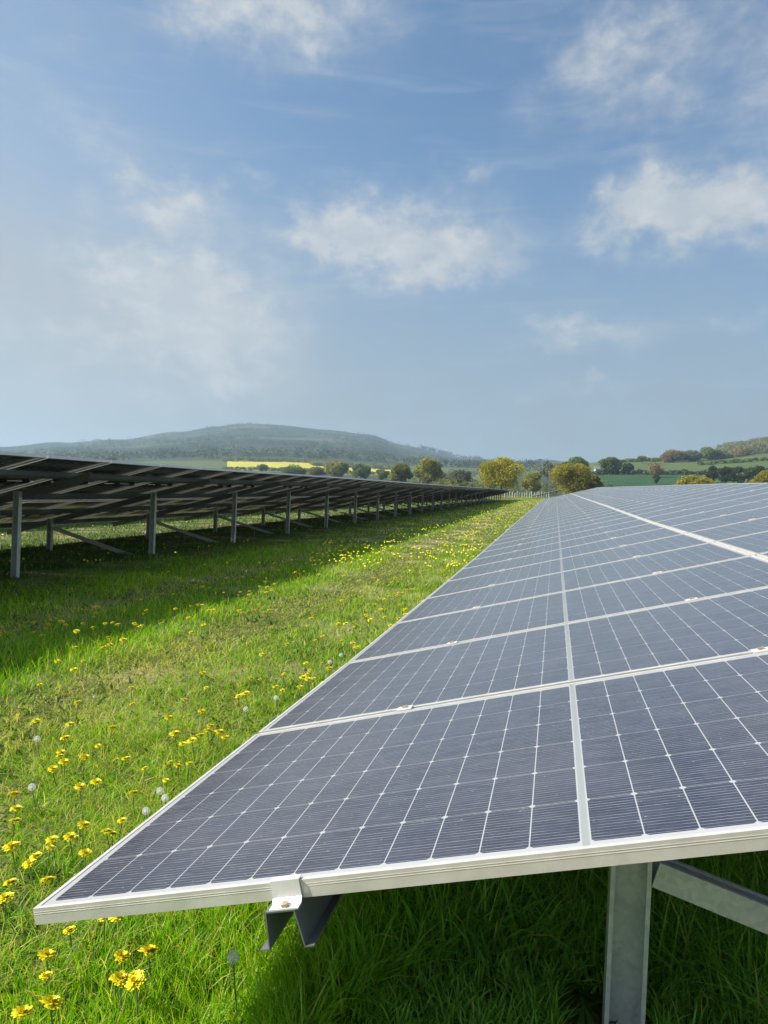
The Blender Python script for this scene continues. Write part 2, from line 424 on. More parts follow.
# ------------------------------------------------------------------ grass
def blades(name, X, Y, h, w, lean, col, mat, segs, zoff=0.0):
    n = len(X); Z = zt(X, Y) + zoff - .01
    th = rng.uniform(0, 2*np.pi, n); ph = rng.uniform(0, 2*np.pi, n)
    ts = {3: [0, .4, .75], 2: [0, .5], 1: [0]}[segs]
    rows = []; cols = []
    B = np.stack([X, Y, Z], -1); L = np.stack([np.cos(th), np.sin(th), np.zeros(n)], -1); W = np.stack([np.cos(ph), np.sin(ph), np.zeros(n)], -1)
    def at(t): 
        hz = h*(t - .35*np.clip(lean, 0, 1.5)*t*t)
        return B + np.stack([np.zeros(n), np.zeros(n), hz], -1) + L*(lean*h*t**2)[:, None]
    for t in ts:
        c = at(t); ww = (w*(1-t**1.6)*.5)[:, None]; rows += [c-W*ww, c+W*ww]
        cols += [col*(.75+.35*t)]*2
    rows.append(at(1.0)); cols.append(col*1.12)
    k = len(rows); V = np.stack(rows, 1).reshape(-1, 3); C = np.stack(cols, 1).reshape(-1, 3)
    base = np.arange(n)*k; loops = []; sizes = []
    per = []
    for s in range(len(ts)-1): per.append([2*s, 2*s+1, 2*s+3, 2*s+2])
    per.append([2*(len(ts)-1), 2*(len(ts)-1)+1, k-1])
    flat = np.array(sum(per, [])); sz = np.array([len(p) for p in per])
    loops = (base[:, None]+flat[None]).ravel()
    off = np.concatenate([[0], np.cumsum(sz)[:-1]]); st = (np.arange(n)[:, None]*sz.sum()+off[None]).ravel()
    return np_mesh(name, V, loops, st, [mat], col=C, smooth=True)
grassm = leafmat('grass_blade', .42, rough=.38)
def gcol(n, X, Y, dry):
    a = np.array([.09, .34, .006]); b = np.array([.41, .66, .010]); s = np.array([.70, .67, .20])
    pn = .5+.5*lump(X*1.0+3, Y, .45); t = np.clip(rng.uniform(-.15, 1.15, n)*.7+pn*.3, 0, 1)[:, None]
    c = a*(1-t)+b*t
    lush_skylit = np.clip((X+.6)/.4, 0, 1)*rng.uniform(.8, 1.0, n); c = c*(1-lush_skylit[:, None]) + lush_skylit[:, None]*np.array([.22, .48, .075])*rng.uniform(.5, 1.5, (n, 1))  # lush growth under near row, with bluish skylight painted into its blade colour
    deep = np.clip((-4.9-X)/1.2, 0, 1)[:, None]; c = c*(1-deep) + deep*np.array([.055, .16, .02])*rng.uniform(.6, 1.5, (n, 1))  # blades darkened beneath the left row: its shade is painted into the colour
    isdry = rng.uniform(0, 1, n) < dry
    c[isdry] = s*rng.uniform(.6, 1.15, (isdry.sum(), 1))
    return c
def lane_props(X, Y):
    tall = np.clip((X+.62)/.35, 0, 1)                      # under the near row
    tallL = np.clip((-4.3-X)/.9, 0, 1)
    track = np.exp(-((X+2.35+.1*np.sin(Y*.5))/.30)**2) + .8*np.exp(-((X+4.0+.1*np.sin(Y*.4+1))/.22)**2)
    patch = .5+.5*lump(X, Y, .37)
    patch2 = .5+.5*lump(X+9, Y*.7, 1.1)
    h = .055+.045*patch+.03*patch2
    mown = np.clip(1-np.abs(X+1.6)/1.1, 0, 1)
    h = h*(1-.35*mown)*(1-.45*np.clip(track, 0, 1))
    h = h*(1-tall)*(1-tallL) + tall*(.16+.09*patch) + tallL*(.050+.035*patch)
    nearpost = np.clip(1-np.hypot((X-.1)/.55, (Y-1.25)/.55), 0, 1) > 0
    h = np.where(nearpost, h*.35, h)
    h = np.where((np.abs(X-.155) < .10) & (np.abs(Y-1.52) < .22), .004, h)
    dry = .08+.28*mown*patch2+.55*np.clip(track, 0, 1)+.12*patch
    bald = np.clip((1-np.abs(Y-2.2)/1.6), 0, 1)*mown*(patch < .60)
    dry = np.where((tall > .5) | (tallL > .5), .05, dry+.15*bald)
    return h, np.clip(dry, 0, .8), tall, tallL, bald
def scatter(n, r0, r1, a0=-52, a1=26):
    r = np.exp(rng.uniform(np.log(r0), np.log(r1), n)); a = np.radians(rng.uniform(a0, a1, n))
    X, Y = r*np.sin(a), r*np.cos(a)
    keep = ~((X > -.1) & (Y > 4.6)) & ~((X > 2.2)) & (Y > .55) & (X > -24)
    return X[keep], Y[keep]
def grass_zone(name, n, r0, r1, segs, wk):
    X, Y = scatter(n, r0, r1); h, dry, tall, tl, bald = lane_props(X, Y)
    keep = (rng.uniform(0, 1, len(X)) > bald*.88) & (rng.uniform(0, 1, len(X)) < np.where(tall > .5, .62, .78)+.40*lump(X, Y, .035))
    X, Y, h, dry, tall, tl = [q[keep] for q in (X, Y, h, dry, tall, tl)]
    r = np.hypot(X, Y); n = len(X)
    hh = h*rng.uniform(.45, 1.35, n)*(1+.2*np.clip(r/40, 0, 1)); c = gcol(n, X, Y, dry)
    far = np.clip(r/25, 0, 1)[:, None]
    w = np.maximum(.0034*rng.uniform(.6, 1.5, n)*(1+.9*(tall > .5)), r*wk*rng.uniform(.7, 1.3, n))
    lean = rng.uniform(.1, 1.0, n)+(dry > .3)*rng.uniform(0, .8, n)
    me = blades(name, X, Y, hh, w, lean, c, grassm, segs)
    return me
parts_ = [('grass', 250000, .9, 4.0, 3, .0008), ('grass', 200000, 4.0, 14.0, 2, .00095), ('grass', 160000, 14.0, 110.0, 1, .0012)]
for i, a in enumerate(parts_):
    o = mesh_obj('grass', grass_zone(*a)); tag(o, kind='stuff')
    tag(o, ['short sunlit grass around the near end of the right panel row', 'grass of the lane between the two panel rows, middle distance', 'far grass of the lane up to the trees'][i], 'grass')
# broad weed leaves (docks, dandelion rosettes) low in the turf
def weeds(n):
    X, Y = scatter(n, 1.2, 9.0); h, dry, tall, tl, b = lane_props(X, Y); nn = len(X)
    c = np.array([.06, .13, .025])*rng.uniform(.7, 1.5, (nn, 1))
    return blades('low_weeds', X, Y, rng.uniform(.04, .09, nn), rng.uniform(.012, .028, nn), rng.uniform(.8, 1.6, nn), c, grassm, 3)
o = mesh_obj('low_weeds', weeds(9000)); tag(o, 'broad leaved low weeds scattered through the turf', 'weeds', kind='stuff')

# ------------------------------------------------------------------ dandelions
petal = simple('dandelion_petal', (.90, .80, .015), .6, 0, .05, 40)
stemm = simple('dandelion_stem', (.12, .17, .05), .6, 0, .2, 20)
fluff = simple('seed_fluff', (.88, .88, .86), .9, 0, .1, 60)
def head_mesh(k, npet=150):
    rg = random.Random(k); mb = MB()
    for i in range(npet):
        lay = i/npet; a = i*2.39996+rg.uniform(-.2, .2); L = .0245*(1-.55*lay)*rg.uniform(.85, 1.1); el = rad(8+70*lay+rg.uniform(-8, 8))
        ca, sa, ce, se = math.cos(a), math.sin(a), math.cos(el), math.sin(el); w = .0035
        def P(r, s, dz=0): return (ca*r*ce - sa*s, sa*r*ce + ca*s, r*se+dz+.004)
        mb.add([P(.002, -w*.5), P(.002, w*.5), P(L*.6, w, .001), P(L*.6, -w, .001), P(L, w*.7, -.001), P(L, -w*.7, -.001)], [(0, 1, 2, 3), (3, 2, 4, 5)])
    rings = [[(math.cos(t*math.pi/4)*r, math.sin(t*math.pi/4)*r, z) for t in range(8)] for r, z in ((.003, -.006), (.007, -.001), (.006, .006), (.001, .009))]
    mb.sweep(rings); return mb.mesh('flower_head', [petal])
def stem_mesh(h, k):
    rg = random.Random(k); bx, by = rg.uniform(-.02, .02), rg.uniform(-.02, .02)
    mb = MB(); mb.sweep([[(bx*(1-t)+math.cos(q*math.pi/2.5)*.0018, by*(1-t)+math.sin(q*math.pi/2.5)*.0018, -h*(1-t)) for q in range(5)] for t in (0, .35, .7, 1)])
    return mb.mesh('stem', [stemm])
HEADS = [head_mesh(k) for k in range(4)]; STEMS = [stem_mesh(.11, k) for k in range(3)]
def clock_mesh():
    rg = random.Random(3); mb = MB(); N = 85
    for i in range(N):
        z = 1-2*(i+.5)/N; a = i*2.39996; s = math.sqrt(1-z*z); d = Vector((s*math.cos(a), s*math.sin(a), z))
        u = d.orthogonal().normalized(); v = d.cross(u); R = .0155
        mb.add([d*.004+u*.0002, d*.004-u*.0002, d*R*.85-u*.0002, d*R*.85+u*.0002], [(0, 1, 2, 3)])
        for q in range(5):
            t = q*2*math.pi/5+rg.uniform(0, 1); e = d*R + (u*math.cos(t)+v*math.sin(t))*.0042; w = (u*-math.sin(t)+v*math.cos(t))*.00035
            mb.add([d*R*.85-w, d*R*.85+w, e+w, e-w], [(0, 1, 2, 3)])
    rings = [[(math.cos(t*math.pi/3)*r, math.sin(t*math.pi/3)*r, z) for t in range(6)] for r, z in ((.001, -.005), (.0045, 0), (.001, .005))]
    mb.sweep(rings); return mb.mesh('seed_head', [fluff])
CLK = clock_mesh()
def px_ground(x, y, dz=.07):
    d = ray(x, y); k = 1.0
    lo, hi = .5, 400.
    for _ in range(60):
        mid = .5*(lo+hi); p = d*mid
        if p[2] > float(zt(p[0], p[1]))+dz: lo = mid
        else: hi = mid
    return d*lo
seen = [(50, 1010), (46, 958), (46, 973), (70, 930), (104, 922), (117, 926), (121, 961), (148, 961), (115, 979), (120, 988), (136, 983), (136, 994), (22, 1018),
        (30, 866), (36, 860), (50, 853), (52, 847), (70, 843), (83, 829), (112, 839), (106, 842), (85, 863), (48, 881), (11, 885), (6, 900), (12, 853), (122, 827), (133, 802), (177, 772), (170, 770), (192, 747), (213, 733), (207, 733),
        (84, 764), (96, 786), (53, 773), (64, 764), (60, 757), (65, 745), (61, 754), (36, 723), (70, 727), (78, 705), (40, 685), (41, 643), (37, 723), (112, 734), (126, 763), (98, 751), (116, 761), (14, 796), (16, 811), (15, 827),
        (210, 730), (183, 750), (200, 742), (225, 740), (219, 738), (166, 785), (189, 770), (145, 774), (175, 738), (168, 721), (184, 702), (206, 690), (239, 697), (284, 678), (303, 683), (283, 680), (306, 668), (322, 668), (329, 672), (322, 640), (308, 685), (300, 690),
        (80, 788), (83, 665), (75, 655), (57, 665), (110, 660), (104, 652), (66, 630), (93, 633), (110, 650)]
spots = [tuple(px_ground(x, y, .085)[:2]) for x, y in seen]
def cluster(n, fx, fy):
    out = []
    while len(out) < n:
        cx, cy = fx(), fy()
        for _ in range(random.choice((1, 1, 2, 3, 4))): out.append((cx+random.gauss(0, .12), cy+random.gauss(0, .16)))
    return out[:n]
lg = lambda a, b: math.exp(random.uniform(math.log(a), math.log(b)))
spots += cluster(110, lambda: random.gauss(-3.2, .42), lambda: lg(4.2, 14))
spots += cluster(75, lambda: random.gauss(-1.45, .22), lambda: lg(3.6, 13))
spots += cluster(40, lambda: random.uniform(-3.2, -1.2), lambda: lg(3, 10))
spots += cluster(22, lambda: random.uniform(-6.5, -4.6), lambda: lg(6.5, 13))
spots += cluster(14, lambda: random.uniform(-11.2, -9.2), lambda: lg(10, 18))
spots += cluster(95, lambda: random.uniform(-3.4, -1.15), lambda: lg(4, 13))
spots = [s for s in spots if s[0] < -1.0 or s[1] < 2.3]
spots = spots[:len(seen)] + sorted(spots[len(seen):], key=lambda q: math.hypot(*q))
for i, (x, y) in enumerate(spots[:300]):
    h, *_ = lane_props(np.array([x]), np.array([y])); hh = float(h[0])*.8+random.uniform(.015, .04)+(.018 if y > 3.5 else 0)
    if x < -4.6:
        lb = 'yellow dandelion in the shade under and beside the left panel row'; gr = 'dandelions by the left row'
    elif math.hypot(x, y) < 3.3:
        lb = 'yellow dandelion flower close to the camera, beside the near corner of the right panel row'; gr = 'dandelions beside the near panel corner'
    else:
        lb = 'small yellow dandelion flower out along the sunlit grass lane'; gr = 'dandelions along the sunlit lane'
    e = empty('dandelion', (x, y, float(zt(x, y))), random.uniform(0, 6.28)); tag(e, lb, 'flower', gr)
    sc = random.choice((.6, .72, .82, .9, 1.0))*random.uniform(.9, 1.05)
    hd = mesh_obj('flower_head', HEADS[i % 4], e); hd.location = (0, 0, hh); hd.rotation_euler = (random.uniform(-.28, .28), random.uniform(-.28, .28), 0); hd.scale = (sc,)*3
    st = mesh_obj('stem', STEMS[i % 3], e); st.location = (0, 0, hh)
fl = MB()
more = cluster(300, lambda: random.gauss(-3.3, .6), lambda: lg(11, 80)) + cluster(300, lambda: random.gauss(-1.6, .4), lambda: lg(12, 80)) + cluster(160, lambda: random.uniform(-3.2, -1.2), lambda: lg(9, 60))
for x, y in spots[300:] + more:
    z = float(zt(x, y))+.10; r = .019*random.uniform(.7, 1.2)
    rings = [[(x+math.cos(q*math.pi/3)*a, y+math.sin(q*math.pi/3)*a, z+b) for q in range(6)] for a, b in ((r*.3, -.01), (r, .003), (r*.6, .014), (.001, .017))]
    fl.sweep(rings)
tag(fl.build('distant_dandelions', [petal]), 'carpet of distant dandelions dotting the far lane', 'flowers', kind='stuff')
clocks = [(233, 957), (146, 811), (160, 791), (32, 787), (37, 739), (276, 698), (341, 655), (330, 662), (246, 709), (165, 798)]
for x, y in clocks:
    p = px_ground(x, y, .1 if y < 900 else .17); e = empty('dandelion_clock', (p[0], p[1], float(zt(p[0], p[1])))); hh = p[2]-float(zt(p[0], p[1]))
    tag(e, 'white fluffy dandelion seed head standing in the sunlit grass' if y < 900 else 'lone white dandelion seed head in the tall grass below the panel clamp', 'seed head', 'dandelion seed heads')
    hd = mesh_obj('seed_head', CLK, e); hd.location = (0, 0, hh); hd.scale = (.85,)*3 if y > 900 else (.8,)*3
    st = mesh_obj('stem', STEMS[0], e); st.location = (0, 0, hh); st.scale = (1, 1, hh/.11)

# ------------------------------------------------------------------ trees
bark = simple('bark', (.09, .075, .055), .9, 0, .3, 4)
foliage = leafmat('tree_foliage', .30)
def leaf_cloud(centres, radii, nper, leaf, c1, c2, seed, squash=.8):
    rg = np.random.default_rng(seed); P = []; C = []
    for (c, r) in zip(centres, radii):
        d = rg.normal(size=(nper, 3)); d /= np.linalg.norm(d, axis=1)[:, None]
        rr = r*rg.uniform(.35, 1.0, nper)**.45; rr *= 1+.18*np.sin(d[:, 0]*7+c[0]*3)*np.sin(d[:, 2]*6+c[1])
        P.append(np.array(c)+d*rr[:, None]*np.array([1, 1, squash]))
        t = np.clip(rg.uniform(-.2, 1.0)*.6+rg.uniform(0, 1, nper)*.5, 0, 1)[:, None]; C.append(np.array(c1)*(1-t)+np.array(c2)*t)
    P = np.vstack(P); C = np.vstack(C); n = len(P)
    a = rg.normal(size=(n, 3)); a /= np.linalg.norm(a, axis=1)[:, None]; b = rg.normal(size=(n, 3)); b -= (a*b).sum(1)[:, None]*a; b /= np.linalg.norm(b, axis=1)[:, None]
    s = (leaf*rg.uniform(.5, 1.2, n))[:, None]
    V = np.stack([P-a*s, P-b*s*.6, P+a*s, P+b*s*.6], 1).reshape(-1, 3)
    return V, np.repeat(C, 4, axis=0)
def crown_mesh(V, C, name='crown'):
    n = len(V)//4; return np_mesh(name, V, np.arange(n*4), np.arange(n)*4, [foliage], col=C)
PK = 1.7
PAL = {'oak_gold': ((.13, .13, .015), (.34, .30, .03)), 'oak_amber': ((.10, .095, .018), (.25, .22, .032)), 'olive': ((.09, .095, .03), (.17, .165, .05)),
       'bud': ((.11, .115, .03), (.23, .225, .06)), 'brown': ((.12, .095, .05), (.20, .155, .085)), 'green': ((.05, .08, .02), (.12, .16, .04)), 'dark': ((.020, .032, .015), (.045, .060, .028)), 'grey': ((.075, .085, .055), (.13, .14, .085))}
PAL = {k: tuple(tuple(min(.6, q*PK) for q in c) for c in v) for k, v in PAL.items()}
def tree(px, r, top, width, pal, label, bottom=None, dens=1.0, seed=0, name='tree', shape='round', group=None):
    """px: column of the crown's middle, r: metres away, top: pixel row of its top, width: pixels across"""
    X, Y, Z = on_ground(px, r); a, e = az_el(px, top); H = max(1.5, e*r-Z); W = width/F*r*math.cos(a-YAW)**-1*.5*1.0
    rg = random.Random(seed*17+5); root = empty(name, (X, Y, Z)); tag(root, label, 'tree', group)
    cb = H*.16 if shape != 'airy' else H*.35
    cs, rs = [], []
    nl = 16 if width > 20 else 9
    for i in range(nl):
        t = rg.uniform(0, 1); ang = rg.uniform(0, 6.28); hgt = cb+(H-cb)*(.12+.76*t)
        prof = math.sin(math.pi*(.18+.72*t))**.7 if shape != 'cone' else (1-.75*t)
        rr = W*(.30+.12*rg.random()); rho = max(0, W*prof-rr)*math.sqrt(rg.uniform(.3, 1))
        cs.append((rho*math.cos(ang), rho*math.sin(ang), min(hgt, H-rr*.8))); rs.append(rr)
    cs.append((0, 0, H-W*.36)); rs.append(W*.40)
    cs.append((0, 0, cb+(H-cb)*.45)); rs.append(W*.55)
    px_m = r/F; leaf = max(.16, px_m*.85)*(.9 if dens > .7 else .8)
    nper = int(min(900, 2.4*dens*(np.mean(rs)/leaf)**2*6))
    c1, c2 = PAL[pal]; V, C = leaf_cloud(cs, rs, max(40, nper), leaf, c1, c2, seed)
    mesh_obj('crown', crown_mesh(V, C), root)
    mb = MB(); tr = max(.16, H*.03)
    mb.sweep([[(math.cos(q*math.pi/4)*k*tr+ox, math.sin(q*math.pi/4)*k*tr, z) for q in range(8)] for k, z, ox in ((1.5, -.4, 0), (1, H*.06, 0), (.8, H*.3, .1*W*.1), (.5, H*.6, .1*W), (.12, H*.9, .05*W))])
    for i in range(7):
        c = cs[i]; z0 = H*(.2+.06*i); 
        p0 = Vector((0.02*W, 0, z0)); p1 = Vector(c); m = (p0+p1)/2+Vector((0, 0, H*.04))
        mb.sweep([[p+Vector((math.cos(q*math.pi/2.5)*k, math.sin(q*math.pi/2.5)*k, 0)) for q in range(5)] for p, k in ((p0, tr*.45), (m, tr*.28), (p1, tr*.1))])
    mb.build('trunk', [bark], root)
T_ = tree
T_(502, 175, 457, 50, 'oak_gold', 'large round yellow-green oak just beyond the end of the left panel row', seed=1, name='oak_tree')
T_(571, 160, 463.5, 54, 'oak_amber', 'amber and green oak behind the far end of the right panel row', seed=2, name='oak_tree')
T_(592, 166, 474, 24, 'olive', 'smaller olive green tree leaning against the right of the amber oak', seed=3)
T_(534, 190, 472, 26, 'bud', 'bare brownish tree between the golden oak and the amber oak', dens=.6, seed=4)
T_(428, 240, 457.5, 34, 'bud', 'round brown budding tree above the left row, right one of a close pair', dens=.9, seed=5)
T_(402, 250, 463, 28, 'olive', 'olive coloured tree just left of the round brown budding tree', seed=6)
T_(461, 300, 470, 30, 'grey', 'low grey-green tree between the brown budding tree and the golden oak', seed=7)
T_(444, 290, 472, 16, 'grey', 'small grey tree touching the right side of the brown budding tree', dens=.7, seed=71)
T_(337, 420, 460.5, 30, 'bud', 'olive tree in front of the yellow rapeseed field', seed=8)
T_(361, 430, 464, 24, 'green', 'green tree in front of the right end of the rapeseed field', seed=9)
T_(382, 400, 468, 16, 'green', 'little green tree below the right end of the rapeseed field', seed=91)
T_(318, 450, 467, 22, 'olive', 'low olive tree at the left of the trees before the rapeseed field', seed=10)
T_(294, 470, 467, 30, 'green', 'wide low bush tree at the foot of the rapeseed field', seed=11)
T_(262, 560, 464, 13, 'olive', 'little round tree standing alone against the yellow field', seed=12)
T_(109, 900, 455, 14, 'grey', 'pale tree poking over the left panel row', seed=13)
T_(576, 420, 457, 32, 'green', 'broad green tree on the skyline behind the amber oak', seed=14)
T_(548, 480, 461, 20, 'grey', 'greyish tree on the skyline between the two oaks', seed=140)
T_(609, 430, 457, 24, 'green', 'green tree beside the small white cottage', seed=15)
T_(628, 440, 463, 14, 'dark', 'small dark tree right of the small white cottage', seed=16)
T_(642, 600, 455.5, 12, 'green', 'slim airy tree standing alone on the skyline field', dens=.5, seed=17, shape='airy')
T_(654, 600, 458, 8, 'green', 'small twin of the slim airy skyline tree, at its right', dens=.5, seed=170, shape='airy')
T_(655, 400, 463, 19, 'brown', 'bare brown hedgerow tree in the middle of the green fields', dens=.55, seed=18)
T_(657, 330, 474, 9, 'dark', 'little dark bush tree on the lower hedge', seed=180)
T_(672, 620, 450.5, 26, 'brown', 'pinkish brown budding tree at the left end of the skyline wood', dens=.9, seed=19)
T_(690, 630, 451, 22, 'grey', 'grey-green tree second from the left of the skyline wood', seed=20)
T_(708, 630, 447, 20, 'green', 'tallest green tree of the skyline wood', dens=.8, seed=21)
T_(722, 640, 453, 20, 'grey', 'low grey tree at the right of the skyline wood', seed=22)
T_(713, 320, 465, 14, 'dark', 'dark conifer-like tree at the left of the dark clump on the right', seed=23)
T_(726, 315, 466, 18, 'dark', 'dark round tree in the middle of the dark clump on the right', seed=24)
T_(738, 312, 466, 15, 'dark', 'dark tree at the right of the dark clump', seed=25)
T_(757, 330, 466, 22, 'dark', 'dark spreading tree close to the right edge of the view', dens=.8, seed=26)
T_(695, 200, 475.5, 42, 'oak_amber', 'amber oak crown showing just above the right panel row', seed=27, name='oak_tree')
T_(772, 210, 470, 34, 'oak_amber', 'amber oak crown cut by the right edge of the view', seed=28, name='oak_tree')

# hedges
def hedge(pts, h, w, pal, label, seed):
    rg = random.Random(seed); P = [on_ground(x, r) for x, r in pts]; root = Vector(P[0]); cs, rs = [], []
    for a, b in zip(P[:-1], P[1:]):
        L = math.dist(a, b); n = max(2, int(L/(w*.75)))
        for i in range(n):
            t = i/n; x, y = a[0]*(1-t)+b[0]*t, a[1]*(1-t)+b[1]*t; rr = w*rg.uniform(.45, .85)
            cs.append((x-root.x+rg.uniform(-.4, .4), y-root.y+rg.uniform(-.4, .4), float(zt(x, y))-root.z+h*rg.uniform(.3, .65))); rs.append(rr)
    rmean = np.mean([r for _, r in pts]); leaf = max(.25, rmean/F*.8); nper = int(min(160, 10*(w*.6/leaf)**2+30))
    V, C = leaf_cloud(cs, rs, nper, leaf, *PAL[pal], seed, squash=h/w*.8)
    o = mesh_obj('hedge', crown_mesh(V, C, 'hedge')); o.location = root; tag(o, label, 'hedge')
hedge([(560, 432), (640, 432), (730, 432), (800, 440)], 2.6, 3, 'dark', 'dark hedge dividing the deep green crop from the paler pasture on the right', 1)
hedge([(596, 236), (660, 232), (720, 226)], 1.6, 2, 'dark', 'low hedge along the bottom of the deep green crop field', 2)
hedge([(600, 640), (650, 642), (700, 640)], 3.0, 4, 'green', 'hedge along the skyline of the pasture on the right', 3)
hedge([(225, 858), (270, 858), (312, 850), (315, 780), (402, 774)], 5, 7, 'grey', 'hedge along the top of the yellow rapeseed field', 4)
hedge([(225, 632), (270, 628), (312, 610), (400, 596)], 3, 5, 'grey', 'hedge along the bottom of the yellow rapeseed field', 5)
hedge([(440, 225), (480, 212), (520, 200), (560, 190), (610, 185)], 3.8, 3.6, 'olive', 'rough field-edge hedge beneath the golden and amber oaks', 6)
hedge([(390, 330), (440, 320), (480, 300)], 4, 4.5, 'grey', 'hazy hedge left of the golden oak', 7)
hedge([(450, 620), (500, 640), (560, 650)], 7, 8, 'grey', 'hazy tree belt on the slope between the oaks and the far hill', 8)
hedge([(700, 560), (730, 555), (790, 560)], 2.6, 3.5, 'green', 'hedge below the wood on the right hand hill', 9)

# far woods (nobody could count these)
def wood(name, label, n, fx, fr, h, pal, seed, leafk=.9, npr=26, exclude=None):
    rg = random.Random(seed); cs, rs = [], []
    while len(cs) < n:
        x, r = fx(rg), fr(rg)
        if exclude and exclude(x, r): continue
        X, Y, Z = on_ground(x, r); hh = h*rg.uniform(.6, 1.25); cs.append((X, Y, Z+hh*.45)); rs.append(hh*.55)
    V, C = leaf_cloud(cs, rs, npr, h*.16*leafk, *PAL[pal], seed)
    tag(mesh_obj(name, crown_mesh(V, C, name)), label, 'wood', kind='stuff')
wood('woodland', 'budding woodland covering the right hand hill', 480, lambda g: g.uniform(718, 830), lambda g: g.uniform(660, 960), 9, 'grey', 3, npr=90, leafk=.6)
wood('woodland', 'brown leafless woodland patches on the right hand hill', 190, lambda g: g.uniform(725, 830), lambda g: g.uniform(640, 930), 9, 'brown', 4, npr=90, leafk=.6)
wood('woodland', 'trees and woods clothing the hazy far hill', 2200, lambda g: g.uniform(-60, 545), lambda g: g.uniform(1150, 2480), 9, 'dark', 5, npr=16, exclude=lambda x, r: math.sin(x*.035+r*.004)*math.sin(r*.006-x*.01) < -.05)
wood('woodland', 'belt of trees at the foot of the far hill', 420, lambda g: g.uniform(-60, 545), lambda g: g.uniform(940, 1150), 11, 'dark', 6, npr=22)
def top_wood():
    return wood('woodland', 'line of tall trees along the shoulder of the far hill', 46, lambda g: g.uniform(418, 478), lambda g: g.uniform(2480, 2600), 17, 'dark', 8, npr=30)
top_wood()

# small white cottage among the trees on the right
X, Y, Z = on_ground(601, 445)
ct = empty('cottage', (X, Y, Z), rad(10)); tag(ct, 'small white cottage with grey roof among the far trees on the right', 'house')
mb = MB(); ct.scale = (.8, .8, .8); mb.box(-4.5, -3, -.5, 4.5, 3, 3.0); mb.build('wall', [simple('white_render', (.55, .54, .50), .8)], ct)
mb = MB(); mb.add([(-4.8, -3.4, 2.95), (4.8, -3.4, 2.95), (4.8, 0, 5.2), (-4.8, 0, 5.2), (-4.8, 3.4, 2.95), (4.8, 3.4, 2.95)], [(0, 1, 2, 3), (3, 2, 5, 4), (0, 3, 4), (1, 5, 2), (0, 4, 5, 1)])
rf = mb.build('roof', [simple('slate', (.18, .18, .19), .7)], ct); mb = MB(); mb.box(3.2, -.4, 4.4, 4.0, .4, 6.2); mb.build('chimney', [bark], rf)
for wx in (-3, 0, 3):
    mb = MB(); mb.box(wx-.5, -3.05, 1.0, wx+.5, -3.003, 2.2); mb.build('window', [simple('dark_window', (.03, .03, .035), .1)], ct)

# pale tree guards of a newly planted hedge beyond the lane
guard = simple('tree_guard_plastic', (.50, .56, .48), .5, 0, .08, 3)
gm = MB(); gm.sweep([[(math.cos(q*math.pi/4)*.055, math.sin(q*math.pi/4)*.055, z) for q in range(8)] for z in (-.1, .75, 1.25)])
gm.sweep([[(.075+a, b, z) for a, b in ((-.012, -.012), (.012, -.012), (.012, .012), (-.012, .012))] for z in (-.2, 1.0)])
GM = gm.mesh('tree_guard', [guard])
for k in range(19):
    x = 506+k*2.45; r = 112-.35*k + (k % 3)*2.2; X, Y, Z = on_ground(x, r)
    o = mesh_obj('tree_guard', GM); o.location = (X, Y, Z); o.rotation_euler = (random.uniform(-.06, .06), random.uniform(-.06, .06), random.uniform(0, 6)); o.scale = (.9, .9, random.uniform(.5, .75))
    tag(o, 'pale tree guard tube in the planted line beyond the end of the lane', 'tree guard', 'tree guards beyond the lane')
# end of another array far beyond the right-hand row
X, Y, Z = on_ground(541, 96)
t2 = Row(X-1.3, 'solar_array', 'tiny pale panel table at the far end of the lane, before the tree guards', Y, 2, None)
make_row(t2, 2, [Y+.5])

# ------------------------------------------------------------------ haze
hb = MB(); hb.box(-3800, -600, -60, 2600, 6000, 312)
m, nt, p = material('air'); nt.n.remove(p)
pv = nt.new('ShaderNodeVolumePrincipled'); pv.inputs['Density'].default_value = .00025; pv.inputs['Color'].default_value = (.58, .80, 1.0, 1); pv.inputs['Anisotropy'].default_value = .2
nt.l.new(pv.outputs[0], nt.n['Material Output'].inputs['Volume'])
tag(hb.build('haze', [m]), kind='stuff')

# ------------------------------------------------------------------ sky, clouds, sun
SD = Vector((-1.43, -.36, 1.0)).normalized()
elev = math.asin(SD.z); srot = math.atan2(SD.x, SD.y)
w = bpy.data.worlds.new('World'); S.world = w; w.use_nodes = True; nt = NT(w.node_tree)
bg = nt.n['Background']
sky = nt.new('ShaderNodeTexSky', sky_type='NISHITA'); sky.sun_disc = False; sky.sun_elevation = elev; sky.sun_rotation = srot
sky.altitude = 50; sky.air_density = 1.0; sky.dust_density = 1.2; sky.ozone_density = 1.2
g = nt.new('ShaderNodeTexCoord').outputs['Generated']; gx, gy, gz = nt.sep(g)
az = nt.math('ARCTAN2', gx, gy); hyp = nt.math('SQRT', nt.math('ADD', nt.math('MULTIPLY', gx, gx), nt.math('MULTIPLY', gy, gy)))
el = nt.math('ARCTAN2', gz, hyp)
cb = nt.new('ShaderNodeCombineXYZ'); nt.put(cb.inputs[0], az); nt.put(cb.inputs[1], nt.math('MULTIPLY', el, 1.6)); sv = cb.outputs[0]
n1 = nt.noise(sv, 9.0, 7, .58, .3); n2 = nt.noise(sv, 24.0, 6, .6, .2); nw = nt.noise(nt.scale(sv, (1, 3.0, 1)), 3.2, 7, .62, 1.2)
wx_ = nt.math('MULTIPLY', nt.math('SUBTRACT', n1, .5), .20); wy_ = nt.math('MULTIPLY', nt.math('SUBTRACT', nt.noise(nt.scale(sv, (1.3, .9, 1)), 12, 5, .6), .5), .11)
azw = nt.math('ADD', az, wx_); elw = nt.math('ADD', el, wy_)
